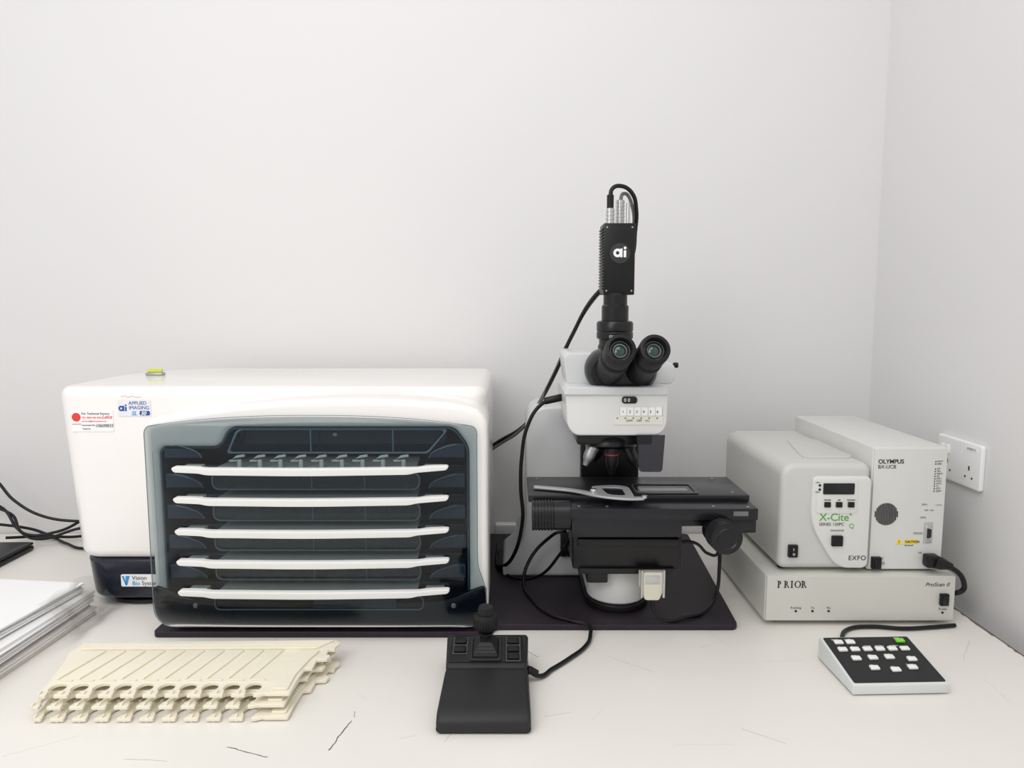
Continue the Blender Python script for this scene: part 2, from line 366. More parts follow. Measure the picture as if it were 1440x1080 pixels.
def loader_tray_mesh(teeth):
    o=rp([(-.592,.0005,.003),(-.588,-.0065,.004),(-.545,-.0085,.004),(-.532,-.0115,.006),(-.36,-.0135,.05),(-.180,-.0105,.006),(-.166,-.0070,.004),(-.114,-.0025,.004),(-.110,.0035,.003),(-.114,.0055,.002),(-.148,.0045,.008),(-.165,.0015,.006),(-.36,-.0005,.05),(-.535,.0005,.008),(-.552,.0030,.006),(-.588,.0035,.003)])
    lip=plate(o,1.258,1.272,'XZ',.0013,res=3)
    flat=plate(rp([(-.530,1.272,.003),(-.170,1.272,.003),(-.175,1.395,.01),(-.525,1.395,.01)]),-.010,-.006,'XY',.001)
    ms=[lip,flat,box(-.577,-.545,1.27,1.29,-.006,.002,.001),box(-.155,-.122,1.27,1.29,-.006,.002,.001)]
    if teeth:
        for i in range(9):
            x=-.485+i*.0365
            ms+=[box(x-.0035,x+.0035,1.290,1.296,-.008,.0095,.001),plate(rp([(x-.012,.0105,.001),(x+.010,.0145,.001),(x+.008,.0185,.001),(x-.005,.0165,.001)]),1.290,1.297,'XZ',.0008),plate(rp([(x-.018,.006,.002),(x-.004,.006,.002),(x-.004,.009,.002),(x-.018,.009,.002)]),1.290,1.295)]
    return combine(ms)
t1=loader_tray_mesh(True);t2_=loader_tray_mesh(False);first=None
for i,z in enumerate(TZ):
    if i==0: o=mk('slide_tray',t1,TRAYW)
    elif first is None: first=mk('slide_tray',t2_,TRAYW);o=first
    else: o=first.copy();COL.objects.link(o)
    o.location=(0,0,z)
    top(o,'white plastic slide tray slotted into the loader cabinet','slide tray','trays loaded in the cabinet')

# ---------------------------------------------------------------- microscope
ms=thing('microscope',(.208,1.50,.012),'white and black motorised microscope with camera on top','microscope')
arc=[(.2085+.0585*math.cos(R(a)),1.430+.0585*math.sin(R(a))) for a in range(180,361,10)]
mk('foot',plate(arc+[(.267,1.66),(.150,1.66)],.026,.108,'XY',.006,res=4),SCOPE2,ms,ang=50)
arc2=[(.2085+.063*math.cos(R(a)),1.430+.063*math.sin(R(a))) for a in range(180,361,10)]
mk('foot_ring',plate(arc2+[(.272,1.66),(.145,1.66)],.012,.026,'XY',.002),BLACK,ms)
arm=rp([(-.02,.012,.005),(-.022,.035,.01),(.015,.062,.03),(.031,.12,.03),(.031,.365,.03),(.060,.385,.03),(.27,.392,.01),(.27,.012,.005)])
mk('arm',plate(arm,1.56,1.74,'XZ',.006,res=3),SCOPE,ms)
mk('arm_panel',box(.146,.268,1.535,1.57,.20,.36,.003),BLACK,ms)
mk('arm_head',box(.105,.285,1.45,1.70,.365,.43,.008),SCOPE,ms)
hd=rp([(.103,.376,.012),(.118,.360,.008),(.275,.360,.008),(.289,.376,.012),(.291,.448,.008),(.10,.448,.008)])
head=mk('head',[plate(hd,1.362,1.50,'XZ',.004,res=3)],SCOPE2,ms)
mk('head_collar',plate(rp([(.096,.437,.004),(.291,.437,.004),(.286,.452,.003),(.104,.452,.003)]),1.356,1.52,'XZ',.002),SCOPE,ms)
mk('display',[plate(rr(.204,.232,.421,.434,.005),1.359,1.363,'XZ',.0005)],DISP,head)
mk('lettering',[textm('0 0',.009,FM(.2075,1.3588,.4245))],WHITE,head)
mk('selector_label',[plate(rr(.200,.279,.398,.414,.001),1.3602,1.363)],WHITE,head)
mk('selector_label',[plate(rr(.190,.281,.381,.397,.001),1.3602,1.363)],mat('label_cream',(.75,.74,.66),.5),head)
mks('lettering',[textm(str(i+1),.0075,FM(.2045+.0128*i,1.3600,.403)) for i in range(6)]+[textm('DAPI',.0055,FM(.2125,1.36,.387)),textm('OFF',.0055,FM(.232,1.36,.387)),textm('FITC',.004,FM(.248,1.36,.387))],INK,head)
mks('divider',[box(.2001+.0132*i,.2004+.0132*i,1.3598,1.3603,.398,.414,0) for i in range(7)],INKG,head)
mks('indicator',[lathe([(.0015,0),(.0015,.0006)],(.196+.0148*i,1.3602,.3935),(0,-1,0),12) for i in range(6)],INKG,head)
tb=rp([(.106,.450,.003),(.308,.450,.006),(.316,.462,.005),(.314,.488,.008),(.262,.508,.006),(.107,.511,.005),(.100,.502,.003)])
mk('observation_body',plate(tb,1.42,1.56,'XZ',.003),SCOPE,ms)
mk('slider_knob',[cyl((.308,1.47,.483),(.328,1.47,.483),.0025),cyl((.322,1.47,.483),(.331,1.47,.483),.0055)],BLACK,ms)
bm_=[lathe([(.030,0),(.037,.01),(.040,.03),(.038,.055),(.030,.065)],(.178,1.375,.476),(0,1,.12),32),
     lathe([(.030,0),(.037,.01),(.040,.03),(.038,.055),(.030,.065)],(.236,1.375,.476),(0,1,.12),32),
     box(.170,.245,1.372,1.44,.444,.505,.012,4)]
bh=mk('binocular_head',bm_,BLACKM,ms,ang=50)
MARK=mat('eyepiece_mark',(.22,.22,.22),.5)
for c,bx in((.188,.181),(.2475,.236)):
    p1=Vector((c,1.272,.529));p0=Vector((bx,1.395,.472));ax=(p1-p0);L=ax.length
    ep=mk('eyepiece',[lathe([(.024,0),(.026,.02),(.026,L*.45),(.0275,L*.47),(.0275,L*.62),(.024,L*.64),(.024,L*.70),(.0265,L*.72),(.0275,L*.93),(.0265,L*.99),(.024,L),(.0205,L),(.0185,L-.006),(.0185,L-.011),(.0165,L-.011),(.0155,L-.008),(.0145,L-.008),(.012,L-.012)],p0,ax,40)],BLACKR,ms)
    q=p1-ax.normalized()*.0125
    mk('lens',[lathe([(.0118,0),(.010,.002),(.006,.0032),(0.0001,.0036)],q,ax,28)],LENS,ep,label='green-coated glass lens')
    mk('marking_ring',[lathe([(.0172,0),(.0172,.0006),(.0160,.0006),(.0160,0)],p1-ax.normalized()*.0108,ax,32)],MARK,ep)
cx,cy=.204,1.47
mk('photo_tube',[lathe([(.030,.505),(.033,.512),(.033,.522),(.031,.525),(.031,.534),(.036,.537),(.036,.548),(.0345,.550),(.036,.552),(.036,.566),(.034,.570),(.0265,.572),(.0265,.600),(.0235,.603),(.0235,.622),(.020,.626)],(cx,cy,0),(0,0,1),40)],BLACKM,ms)
mk('lettering',[textm('OLYMPUS',.0068,FM(.188,1.4335,.5395))],WHITE,ms)
cam_=mk('camera',[box(.178,.239,1.455,1.52,.622,.760,.002)]+[box(.1755,.180,1.458,1.517,.632+i*.0058,.632+i*.0058+.003,.0005) for i in range(21)],BLACK,ms,label='black box digital camera')
mk('emblem',[lathe([(.0195,0),(.0195,.001),(.0185,.0012)],(.2095,1.4545,.702),(0,-1,0),40)],mat('emblem_black',(.03,.03,.03),.3),cam_)
mk('lettering',ai_logo(.1965,.6945,.0165,1.4533),WHITE,cam_)
mks('screw',[lathe([(.0018,0),(.0018,.001)],(x,1.4555,z),(0,-1,0),10) for x in(.184,.233) for z in(.63,.752)],METALD,cam_)
mk('connector',[ribbed((.192,1.475,.76),(.192,1.475,.790),.0085,4)],METAL,cam_)
mk('connector',[ribbed((.214,1.495,.76),(.214,1.495,.808),.009,7)],METAL,cam_)
mk('switch',[cyl((.227,1.475,.76),(.227,1.475,.80),.004)],METAL,cam_)
mk('strain_relief',[cyl((.192,1.475,.79),(.192,1.475,.816),.0068)],BLACK,cam_)
mk('cable',[tube([(.192,1.475,.81),(.196,1.478,.828),(.212,1.482,.834),(.236,1.49,.822),(.248,1.505,.79),(.249,1.52,.75),(.246,1.535,.70),(.225,1.54,.66),(.18,1.54,.63),(.125,1.56,.535),(.10,1.59,.47),(.068,1.64,.395),(.03,1.75,.315),(-.055,1.872,.238),(-.16,1.876,.16)],.0042)],BLACK,ms,ang=70)
mk('cable',[tube([(.214,1.495,.80),(.222,1.50,.822),(.24,1.51,.80),(.243,1.53,.73),(.22,1.545,.66),(.175,1.545,.62),(.12,1.566,.525),(.092,1.60,.455),(.055,1.66,.37),(.02,1.76,.30),(-.058,1.874,.225),(-.16,1.878,.14)],.0036)],mat('cable_grey',(.16,.16,.16),.5),ms,ang=70,label='grey cable')
mk('cable',[tube([(.112,1.50,.414),(.085,1.495,.412),(.058,1.50,.398),(.032,1.50,.355),(.02,1.50,.29),(.018,1.50,.23),(.022,1.515,.15),(.0,1.54,.06),(-.03,1.60,.02),(-.035,1.72,.018)],.004),
   cyl((.066,1.496,.407),(.104,1.498,.415),.0075)],BLACK,ms,ang=70)
mk('nosepiece',[lathe([(.03,0),(.05,.006),(.05,.018),(.042,.03),(.042,.045)],(.195,1.44,.318),(.0,.18,1),36),box(.125,.27,1.40,1.53,.335,.365,.004)],BLACKM,ms)
def objective(x,y,ax,L,r):
    p=Vector((x,y,.335));return lathe([(r,0),(r,L*.35),(r*.9,L*.36),(r*.9,L*.6),(r*.75,L*.75),(r*.6,L*.8),(r*.4,L)],p,ax,24)
mk('objective',objective(.195,1.42,(0,0,-1),.062,.0135),BLACKM,ms)
mk('objective',objective(.222,1.43,(.45,-.2,-1),.055,.0125),BLACKM,ms)
mk('objective',objective(.163,1.43,(-.45,-.2,-1),.05,.0125),METALD,ms,label='metal objective lens')
mk('objective',objective(.18,1.45,(-.3,.4,-1),.05,.0125),BLACKM,ms)
mk('objective_band',[lathe([(.0138,0),(.0138,.002)],(.195,1.42,.312),(0,0,1),24)],mat('red_band',(.5,.03,.03),.4),ms)
mk('shield',plate(rp([(.232,.362),(.285,.362),(.281,.292,.006),(.238,.292,.006)]),1.357,1.360),SHIELD,ms,label='smoked plastic light shield')
# stage
stg=mk('stage',[box(.030,.436,1.325,1.47,.243,.256,.002),box(.103,.436,1.275,1.47,.224,.245,.002),box(.106,.302,1.276,1.45,.193,.227,.002),box(.352,.436,1.282,1.44,.198,.227,.003),box(.28,.37,1.30,1.45,.205,.227,.002)],STAGE,ms)
mk('stage_recess',[plate(rr(.225,.345,1.330,1.405,.006),.256,.2585,'XY',.0008,[rr(.232,.339,1.338,1.397,.004)])],STAGE,stg)
mk('aperture',[plate(rr(.232,.339,1.338,1.397,.004),.2562,.2568,'XY')],mat('aperture_dark',(.003,.003,.004),.15),stg)
mk('aperture_insert',[plate(rr(.240,.33,1.352,1.374,.002),.2568,.2574,'XY')],mat('insert_grey',(.18,.19,.19),.3),stg,label='pale glass insert')
mk('scale_label',[box(.392,.418,1.2742,1.2752,.232,.240,0)],INKG,stg)
mks('screw',[lathe([(.0028,0),(.0028,.001),(.0015,.0015)],(x,y,z),(0,0,1),12) for x,y,z in((.05,1.45,.256),(.40,1.45,.256),(.41,1.345,.256),(.12,1.29,.245),(.17,1.29,.245),(.36,1.29,.245),(.42,1.285,.245))],METALD,stg)
mk('clip_arm',[plate(rp([(.040,1.362,.004),(.075,1.350,.02),(.115,1.335,.03),(.150,1.298,.03),(.20,1.278,.02),(.236,1.280,.01),(.238,1.292,.01),(.20,1.292,.02),(.165,1.308,.03),(.125,1.347,.03),(.080,1.364,.02),(.042,1.376,.004)]),.2585,.2625,'XY',.001)],STEEL,stg,label='curved pale metal slide clip')
ro=rp([(.150,1.385,.012),(.162,1.305,.015),(.205,1.292,.015),(.222,1.305,.01),(.222,1.38,.01),(.20,1.395,.02)],8)
ri=rp([(.168,1.375,.012),(.176,1.322,.012),(.208,1.315,.01),(.208,1.372,.01)],6)
mk('clip_ring',[plate(ro,.256,.2585,'XY',.0008,[ri])],STEEL,stg,label='pale metal slide holder ring')
mks('clip_knob',[lathe([(.007,0),(.007,.004),(.005,.006)],(.150,1.325,.262),(0,0,1),16),lathe([(.005,0),(.005,.004)],(.236,1.286,.262),(0,0,1),16)],METAL,stg)
mk('stage_motor',[ribbed((.036,1.300,.226),(.075,1.300,.226),.0275,7,.002),cyl((.073,1.300,.226),(.106,1.300,.226),.0265,.002)],BLACKM,ms)
mk('stage_motor',[cyl((.366,1.295,.203),(.368,1.262,.203),.025,.002),ribbed((.368,1.268,.203),(.371,1.236,.202),.0285,6),lathe([(.020,0),(.018,.002),(.016,.0005),(.0001,.0005)],(.371,1.236,.202),(.05,-1,0),28)],BLACKM,ms)
# substage
mk('substage',[box(.114,.320,1.345,1.45,.108,.178,.004),box(.122,.312,1.335,1.35,.155,.170,.003),box(.125,.306,1.339,1.44,.100,.112,.003),box(.142,.182,1.352,1.42,.078,.102,.003),box(.13,.29,1.36,1.55,.165,.20,.004)],BLACKM,ms)
mk('focus_knob',[ribbed((.145,1.56,.085),(.105,1.56,.085),.028,6)],BLACKR,ms)
mk('focus_knob',[ribbed((.272,1.56,.085),(.315,1.56,.085),.028,6)],BLACKR,ms)
db=mk('plug',[plate(rp([(.236,.112,.002),(.284,.112,.002),(.284,.085,.003),(.273,.058,.004),(.247,.058,.004),(.236,.085,.003)]),1.318,1.334,'XZ',.002)],DBG,ms,label='beige rectangular cable plug')
mks('thumb_screw',[cyl((x,1.316,.064),(x,1.316,.118),.0025) for x in(.2395,.2805)],METAL,db)
mk('label_plate',box(.247,.273,1.3165,1.3185,.09,.106,.001),METAL,db)
mk('cable',[tube([(.260,1.326,.060),(.266,1.322,.035),(.285,1.322,.019),(.33,1.34,.017),(.375,1.37,.017),(.405,1.41,.035),(.412,1.42,.08),(.408,1.42,.13),(.385,1.43,.17),(.35,1.44,.20)],.0036)],BLACK,ms,ang=70)
mk('cable',[tube([(.30,1.37,.15),(.345,1.36,.155),(.375,1.37,.13),(.40,1.39,.125),(.40,1.40,.19)],.003)],BLACK,ms,ang=70)
mk('cable',[tube([(-.035,1.76,.016),(-.028,1.62,.016),(.01,1.53,.018),(.055,1.50,.035),(.10,1.46,.10),(.12,1.42,.15)],.0032)],BLACK,ms,ang=70)

# ---------------------------------------------------------------- stage control box
pb=thing('control_box',(.655,1.50,0),'low wide beige control box under two lab units','electronic box')
mk('case',box(.477,.835,1.342,1.665,.008,.099,.004,3),GREYB,pb)
mk('front_panel',plate(rr(.479,.833,.010,.098,.003),1.3385,1.343,'XZ',.001),GREYB,pb)
for x in(.505,.807):
    for y in(1.37,1.63): mk('foot',lathe([(.01,0),(.011,.009)],(x,y,0),(0,0,1),16),BLACKR,pb)
mk('lettering',serif_word(.4995,.0745,.0135,1.3384,.0125),INK,pb)
mk('lettering',textm('ProScan II',.0105,FM(.776,1.3382,.0775),shear=.35,space=1.05),INK,pb)
mks('lettering',[textm('Running',.0062,FM(.535,1.3382,.0335),'CENTER'),textm('Tx',.0062,FM(.5665,1.3382,.0335),'CENTER'),textm('Rx',.0062,FM(.597,1.3382,.0335),'CENTER'),textm('Power',.0062,FM(.812,1.3382,.031),'CENTER')],INKG,pb)
mks('indicator',[lathe([(.0022,0),(.0022,.001)],(x,1.3385,z),(0,-1,0),14) for x,z in((.535,.029),(.5665,.029),(.597,.029),(.812,.026))],INK,pb)
sw=mk('switch',[box(.804,.820,1.332,1.339,.041,.064,.0015)],BLACK,pb)
mk('rocker',[box(.807,.817,1.3295,1.334,.044,.061,.0015,M=None)],DISP,sw)

# ---------------------------------------------------------------- fluorescence lamp unit
xc=thing('lamp_unit',(.585,1.53,.100),'rounded grey lamp controller with green lettering','laboratory lamp')
prof=rp([(.503,.106,.014),(.671,.106,.014),(.671,.309,.016),(.503,.309,.026)],8)
mk('case',plate(prof,1.352,1.715,'XZ',.012,res=4),GREYX,xc,ang=50)
for x in(.52,.655):
    for y in(1.38,1.69): mk('foot',lathe([(.008,0),(.009,.007)],(x,y,.1002),(0,0,1),14),BLACKR,xc)
mk('bezel',plate(rp([(.560,.286,.010),(.669,.286,.012),(.669,.110,.012),(.612,.110,.02),(.585,.150,.04),(.565,.185,.04),(.558,.215,.02)]),1.345,1.356,'XZ',.003),GREYX2,xc)
mk('top_cap',plate(rp([(.56,1.40,.02),(.662,1.40,.02),(.662,1.60,.02),(.60,1.60,.03)]),.3088,.311,'XY',.001),GREYX,xc)
mk('control_panel',plate(rr(.567,.643,.216,.282,.006),1.3435,1.346,'XZ',.0008),mat('panel_pale',(.70,.71,.69),.4),xc)
mk('display',plate(rr(.578,.636,.253,.274,.002),1.3415,1.344,'XZ',.0008),DISP,xc)
for x in(.587,.6085,.631): mk('button',box(x-.0058,x+.0058,1.340,1.344,.2285,.2385,.001),BLACK,xc)
mks('indicator',[lathe([(.0024,0),(.0024,.001)],(.5715,1.3435,z),(0,-1,0),14) for z in(.270,.262)],INK,xc)
mks('lettering',[textm('MODE',.0045,FM(.587,1.3432,.2405),'CENTER'),textm('UP',.0045,FM(.6085,1.3432,.2405),'CENTER'),textm('DOWN',.0045,FM(.631,1.3432,.2405),'CENTER'),textm('LAMP',.003,FM(.5635,1.3432,.2745)),textm('OPEN',.003,FM(.5635,1.3432,.256)),
  textm('SERIES 120PC',.0082,FM(.574,1.3448,.1925)),textm('START/STOP',.0045,FM(.6085,1.3448,.1815),'CENTER'),textm('EXFO',.0125,FM(.632,1.3448,.126),bold=.006,space=1.12)],INK,xc)
mks('lettering',[textm('X-Cite',.0200,FM(.574,1.3448,.202),bold=.008),textm('Q',.012,FM(.630,1.3448,.188)),textm('®',.006,FM(.630,1.3448,.212))],GREEN,xc)
mk('button',box(.598,.6185,1.339,1.346,.154,.174,.0015),BLACK,xc)
sw=mk('switch',[box(.520,.538,1.346,1.3535,.130,.154,.0015),box(.5235,.5345,1.343,1.348,.133,.151,.0015)],BLACK,xc)
mks('lettering',[textm('I',.007,FM(.5275,1.3428,.1445)),textm('O',.006,FM(.5265,1.3428,.1355))],WHITE,sw)

# ---------------------------------------------------------------- microscope power/control box
oc=thing('interface_box',(.743,1.55,.100),'tall pale grey microscope control box with round vent','electronic box')
mk('case',box(.674,.814,1.358,1.74,.103,.339,.003,3),GREYO,oc)
mk('front_panel',plate(rr(.676,.812,.105,.337,.002),1.3545,1.359,'XZ',.001),GREYO,oc)
for x in(.69,.80):
    for y in(1.375,1.655): mk('foot',lathe([(.007,0),(.008,.004)],(x,y,.1002),(0,0,1),14),BLACKR,oc)
vent=[]
for i in range(-7,8):
    x=.7035+i*.00295;h=math.sqrt(max(0,.0215**2-(i*.00295)**2))
    if h>.002: vent.append(plate(rr(x-.0009,x+.0009,.212-h,.212+h,.0008),1.3535,1.3548))
mk('vent',vent,INK,oc)
mks('lettering',[textm('OLYMPUS',.0110,FM(.683,1.3542,.309),bold=.02),textm('BX-UCB',.0095,FM(.683,1.3542,.2995))],INK,oc)
labs=['PWT','ERR','','S/P','MU','RSHT','AS','FW1','FW2','FW3','TL','CRT','ZJAR']
for i,s in enumerate(labs):
    z=.3125-i*.0047
    if s:
        mk('lettering',textm(s,.0048,FM(.7935,1.3542,z-.0012)),INKG,oc)
        mk('indicator',lathe([(.0012,0),(.0012,.0006)],(.7905,1.3545,z),(0,-1,0),10),INK,oc)
mks('lettering',[textm('SW1',.0055,FM(.769,1.3542,.2285)),textm('SW2',.0055,FM(.768,1.3542,.2035)),textm('RS232C',.0055,FM(.757,1.3542,.173)),textm('HS',.006,FM(.768,1.3542,.135)),textm('OFF - ON',.004,FM(.775,1.3542,.218)),textm('1 2 3 4',.004,FM(.795,1.3542,.228))],INKG,oc)
mk('caution_triangle',plate([(.7235,.1535),(.7375,.1535),(.7305,.1655)],1.3538,1.3547),YEL,oc)
mk('caution_label',plate(rr(.741,.765,.1545,.163,.001),1.3540,1.3547),YEL,oc)
mks('lettering',[textm('CAUTION',.006,FM(.7415,1.3538,.1565),bold=.02),textm('See manual',.0035,FM(.7415,1.3538,.1505)),textm('!',.010,FM(.729,1.3536,.1545))],INK,oc)
dbp=mk('serial_port',[plate(rp([(.778,.190,.003),(.790,.187,.003),(.790,.165,.003),(.778,.162,.003)]),1.350,1.3555,'XZ',.001),box(.776,.792,1.3525,1.3555,.156,.196,.001)],METAL,oc)
mk('pins',[plate(rp([(.780,.186,.002),(.788,.184,.002),(.788,.168,.002),(.780,.166,.002)]),1.3490,1.3502)],INK,dbp)
mk('switch',[box(.679,.697,1.347,1.3555,.107,.130,.0015),box(.6825,.6935,1.345,1.349,.110,.127,.0015)],BLACK,oc)
mks('lettering',[textm('O',.007,FM(.700,1.3542,.114)),textm('I',.007,FM(.701,1.3542,.124))],INK,oc)
pc=thing('power_cable',(.80,1.34,.12),'black power cable plugged into the grey control box','cable')
mk('plug',[box(.776,.800,1.334,1.3555,.113,.137,.004),lathe([(.0125,0),(.012,.012),(.006,.032)],(.792,1.342,.124),(1,-.2,-.25),20)],BLACK,pc)
mk('cord',[tube([(.812,1.338,.119),(.835,1.336,.105),(.850,1.34,.082),(.852,1.345,.068),(.8445,1.35,.060),(.839,1.36,.056)],.0048)],BLACK,pc,ang=70)

# ---------------------------------------------------------------- wall socket
ws=thing('wall_socket',(.927,1.495,.28),'white double wall socket with two switches','socket')
mk('plate',plate(rr(1.42,1.57,.236,.328,.006),.917,.927,'YZ',.003),SOCK,ws)
for y in(1.548,1.530): mk('switch',box(.913,.918,y-.006,y+.006,.292,.310,.0015),SOCK,ws)
for y in (1.53,1.456):
    mks('pin_hole',[box(.9165,.9175,y-.002+dy,y+.002+dy,z,z+h,0) for dy,z,h in((0,.272,.009),(-.011,.256,.004),(.011,.256,.004))],INK,ws)
mk('label',[box(.9162,.9172,1.432,1.468,.312,.321,0)],WHITE,ws)
mk('lettering',[textm('SOCKET 2',.006,Matrix.Translation((.9160,1.465,.314))@Matrix(((0,0,-1,0),(-1,0,0,0),(0,1,0,0),(0,0,0,1))))],INKG,ws)

# ---------------------------------------------------------------- keypad
kp=thing('keypad',(.531,1.088,0),'pale control keypad with black top and white keys','keypad',rotz=R(2),world=False)
pr=[(0,.002,.001),(0,.018,.003),(.118,.040,.004),(.122,.036,.003),(.122,.002,.001)]
mk('case',plate(rp([(p[0],p[1],p[2]) for p in pr]),-.002,.152,'YZ',.002),KEYP,kp)
tilt=math.atan2(.022,.118)
KM=Matrix.Translation((0,0,.018))@Matrix.Rotation(tilt,4,'X')
mk('top_panel',plate(rr(.002,.148,.004,.117,.003),-.0005,.0012,'XY',.0005,M=KM),mat('keypad_black',(.010,.010,.011),.5),kp)
keys=[(.022,.102,0),(.042,.102,0),(.128,.104,1),
 (.020,.083,0),(.041,.083,0),(.062,.083,0),(.083,.083,0),(.104,.083,0),(.125,.083,0),
 (.032,.060,0),(.060,.061,0),(.088,.062,0),(.122,.056,0),
 (.050,.036,0),(.082,.031,0),(.112,.036,0)]
for x,y,t in keys:
    mk('key',box(x-.0075,x+.0075,y-.0048,y+.0048,.001,.005,.0015,M=KM),GREENB if t==1 else KEYW,kp,label='green key' if t==1 else None)
TM=lambda x,y:KM@Matrix.Translation((x,y,.0013))
mks('lettering',[textm('SHUT',.0045,TM(.014,.109)),textm('LAMP',.0045,TM(.036,.109)),textm('ZOOM',.004,TM(.060,.091)),textm('FILTER 1',.004,TM(.080,.091)),textm('FILTER 2',.004,TM(.104,.091)),textm('STOP',.004,TM(.122,.111)),textm('1',.004,TM(.018,.091)),textm('2',.004,TM(.040,.091)),
 textm('RUN',.004,TM(.028,.067)),textm('SET',.004,TM(.056,.068)),textm('HOME',.004,TM(.083,.069)),textm('ND',.004,TM(.119,.063)),textm('UP',.004,TM(.047,.043)),textm('DN',.004,TM(.079,.038)),textm('Z-AXIS',.004,TM(.106,.043))],WHITE,kp)
for x in(.012,.138):
    for y in(.012,.11): mk('foot',lathe([(.005,0),(.005,.003)],(x,y,0),(0,0,1),12),BLACKR,kp)
mk('cable',[tube([(.075,.118,.022),(.070,.135,.012),(.066,.155,.005),(.074,.190,.0045),(.105,.225,.0045),(.15,.232,.0045),(.205,.222,.0045),(.255,.225,.0045),(.310,.232,.0045)],.0038)],BLACK,kp,ang=70)

# ---------------------------------------------------------------- joystick
js=thing('joystick',(-.108,.985,0),'black plastic joystick controller with square buttons','joystick',rotz=R(0),world=False)
pr=rp([(0,.002,.001),(-.001,.018,.006),(.012,.0275,.01),(.118,.036,.004),(.124,.034,.002),(.130,.038,.003),(.198,.056,.008),(.206,.050,.006),(.208,.002,.002)])
jme=plate(pr,0,.135,'YZ',.006,res=3)
for v in jme.vertices:
    y=v.co.y;s=1-.05*max(0,1-abs(y-.125)/.06);v.co.x=.0675+(v.co.x-.0675)*s
mk('body',jme,JOY,js,ang=50)
mk('base',plate(rp([(.002,.002,.006),(.133,.002,.006),(.133,.206,.006),(.002,.206,.006)]),0,.006,'XY',.001),BLACK,js)
t2=math.atan2(.018,.068)
JM=Matrix.Translation((0,.130,.038))@Matrix.Rotation(t2,4,'X')
mk('control_panel',plate(rp([(.006,.004,.004),(.129,.004,.004),(.125,.066,.006),(.010,.066,.006)]),0,.0016,'XY',.0006,M=JM),BLACK,js)
BF=mat('button_edge',(.075,.075,.078),.4)
for x,y in((.024,.050),(.024,.030),(.110,.050),(.110,.031),(.110,.014)):
    mk('button',box(x-.009,x+.009,y-.0065,y+.0065,.001,.006,.001,M=JM),BLACKR,js)
    mk('button_frame',plate(rr(x-.0118,x+.0118,y-.0093,y+.0093,.001),.001,.003,'XY',.0004,[rr(x-.0102,x+.0102,y-.0077,y+.0077,.001)],M=JM),BF,js)
mk('gate',plate(rr(.040,.091,.004,.060,.004),.001,.005,'XY',.001,[rr(.045,.086,.009,.055,.003)],M=JM),JOY,js)
bm=bmesh.new();lv=[(.001,.0205),(.0045,.0190),(.0055,.0200),(.009,.0175),(.010,.0185),(.0135,.0150),(.0145,.0160),(.018,.0125),(.019,.0133),(.023,.009)]
rws=[]
for h,s in lv:
    rws.append([bm.verts.new((.0655+a*s,.032+b*s,h)) for a,b in((-1,-1),(1,-1),(1,1),(-1,1))])
for a,b in zip(rws,rws[1:]):
    for i in range(4): bm.faces.new((a[i],a[(i+1)%4],b[(i+1)%4],b[i]))
bm.faces.new(rws[-1]);bm.faces.new(rws[0])
mk('boot',tomesh(bm,JM),JOY,js,smooth=False,label='ribbed square rubber boot')
SM=(.0655,.163,.058)
st_=mk('stick',[lathe([(.009,0),(.0065,.004),(.006,.016),(.012,.017),(.0120,.020),(.0075,.021),(.0075,.024),(.0170,.026),(.0195,.029),(.0200,.034),(.0200,.044),(.0185,.048),(.0160,.049),(.0150,.051),(.0125,.0515),(.0120,.060),(.0110,.063),(.0060,.0635)],SM,(0,-.06,1),32)],BLACKR,js)
kn=[]
for i in range(28):
    a=2*math.pi*i/28
    kn.append(box(-.0007,.0007,.0195,.0208,.030,.045,.0003,1,M=Matrix.Translation(SM)@Matrix.Rotation(R(3.4),4,'X')@Matrix.Rotation(a,4,'Z')))
mk('grip',kn,BLACK,st_)
mk('cable',[tube([(.134,.150,.018),(.150,.150,.008),(.175,.180,.0045),(.205,.215,.0045),(.238,.262,.0045),(.250,.298,.006),(.250,.322,.0155),(.222,.340,.0155),(.180,.370,.0155),(.148,.44,.0155),(.132,.505,.03),(.148,.53,.07),(.19,.52,.12),(.215,.46,.15)],.0036),
  lathe([(.0065,0),(.0065,.006),(.0045,.018)],(.133,.150,.019),(1,.05,-.4),14)],BLACK,js,ang=70)

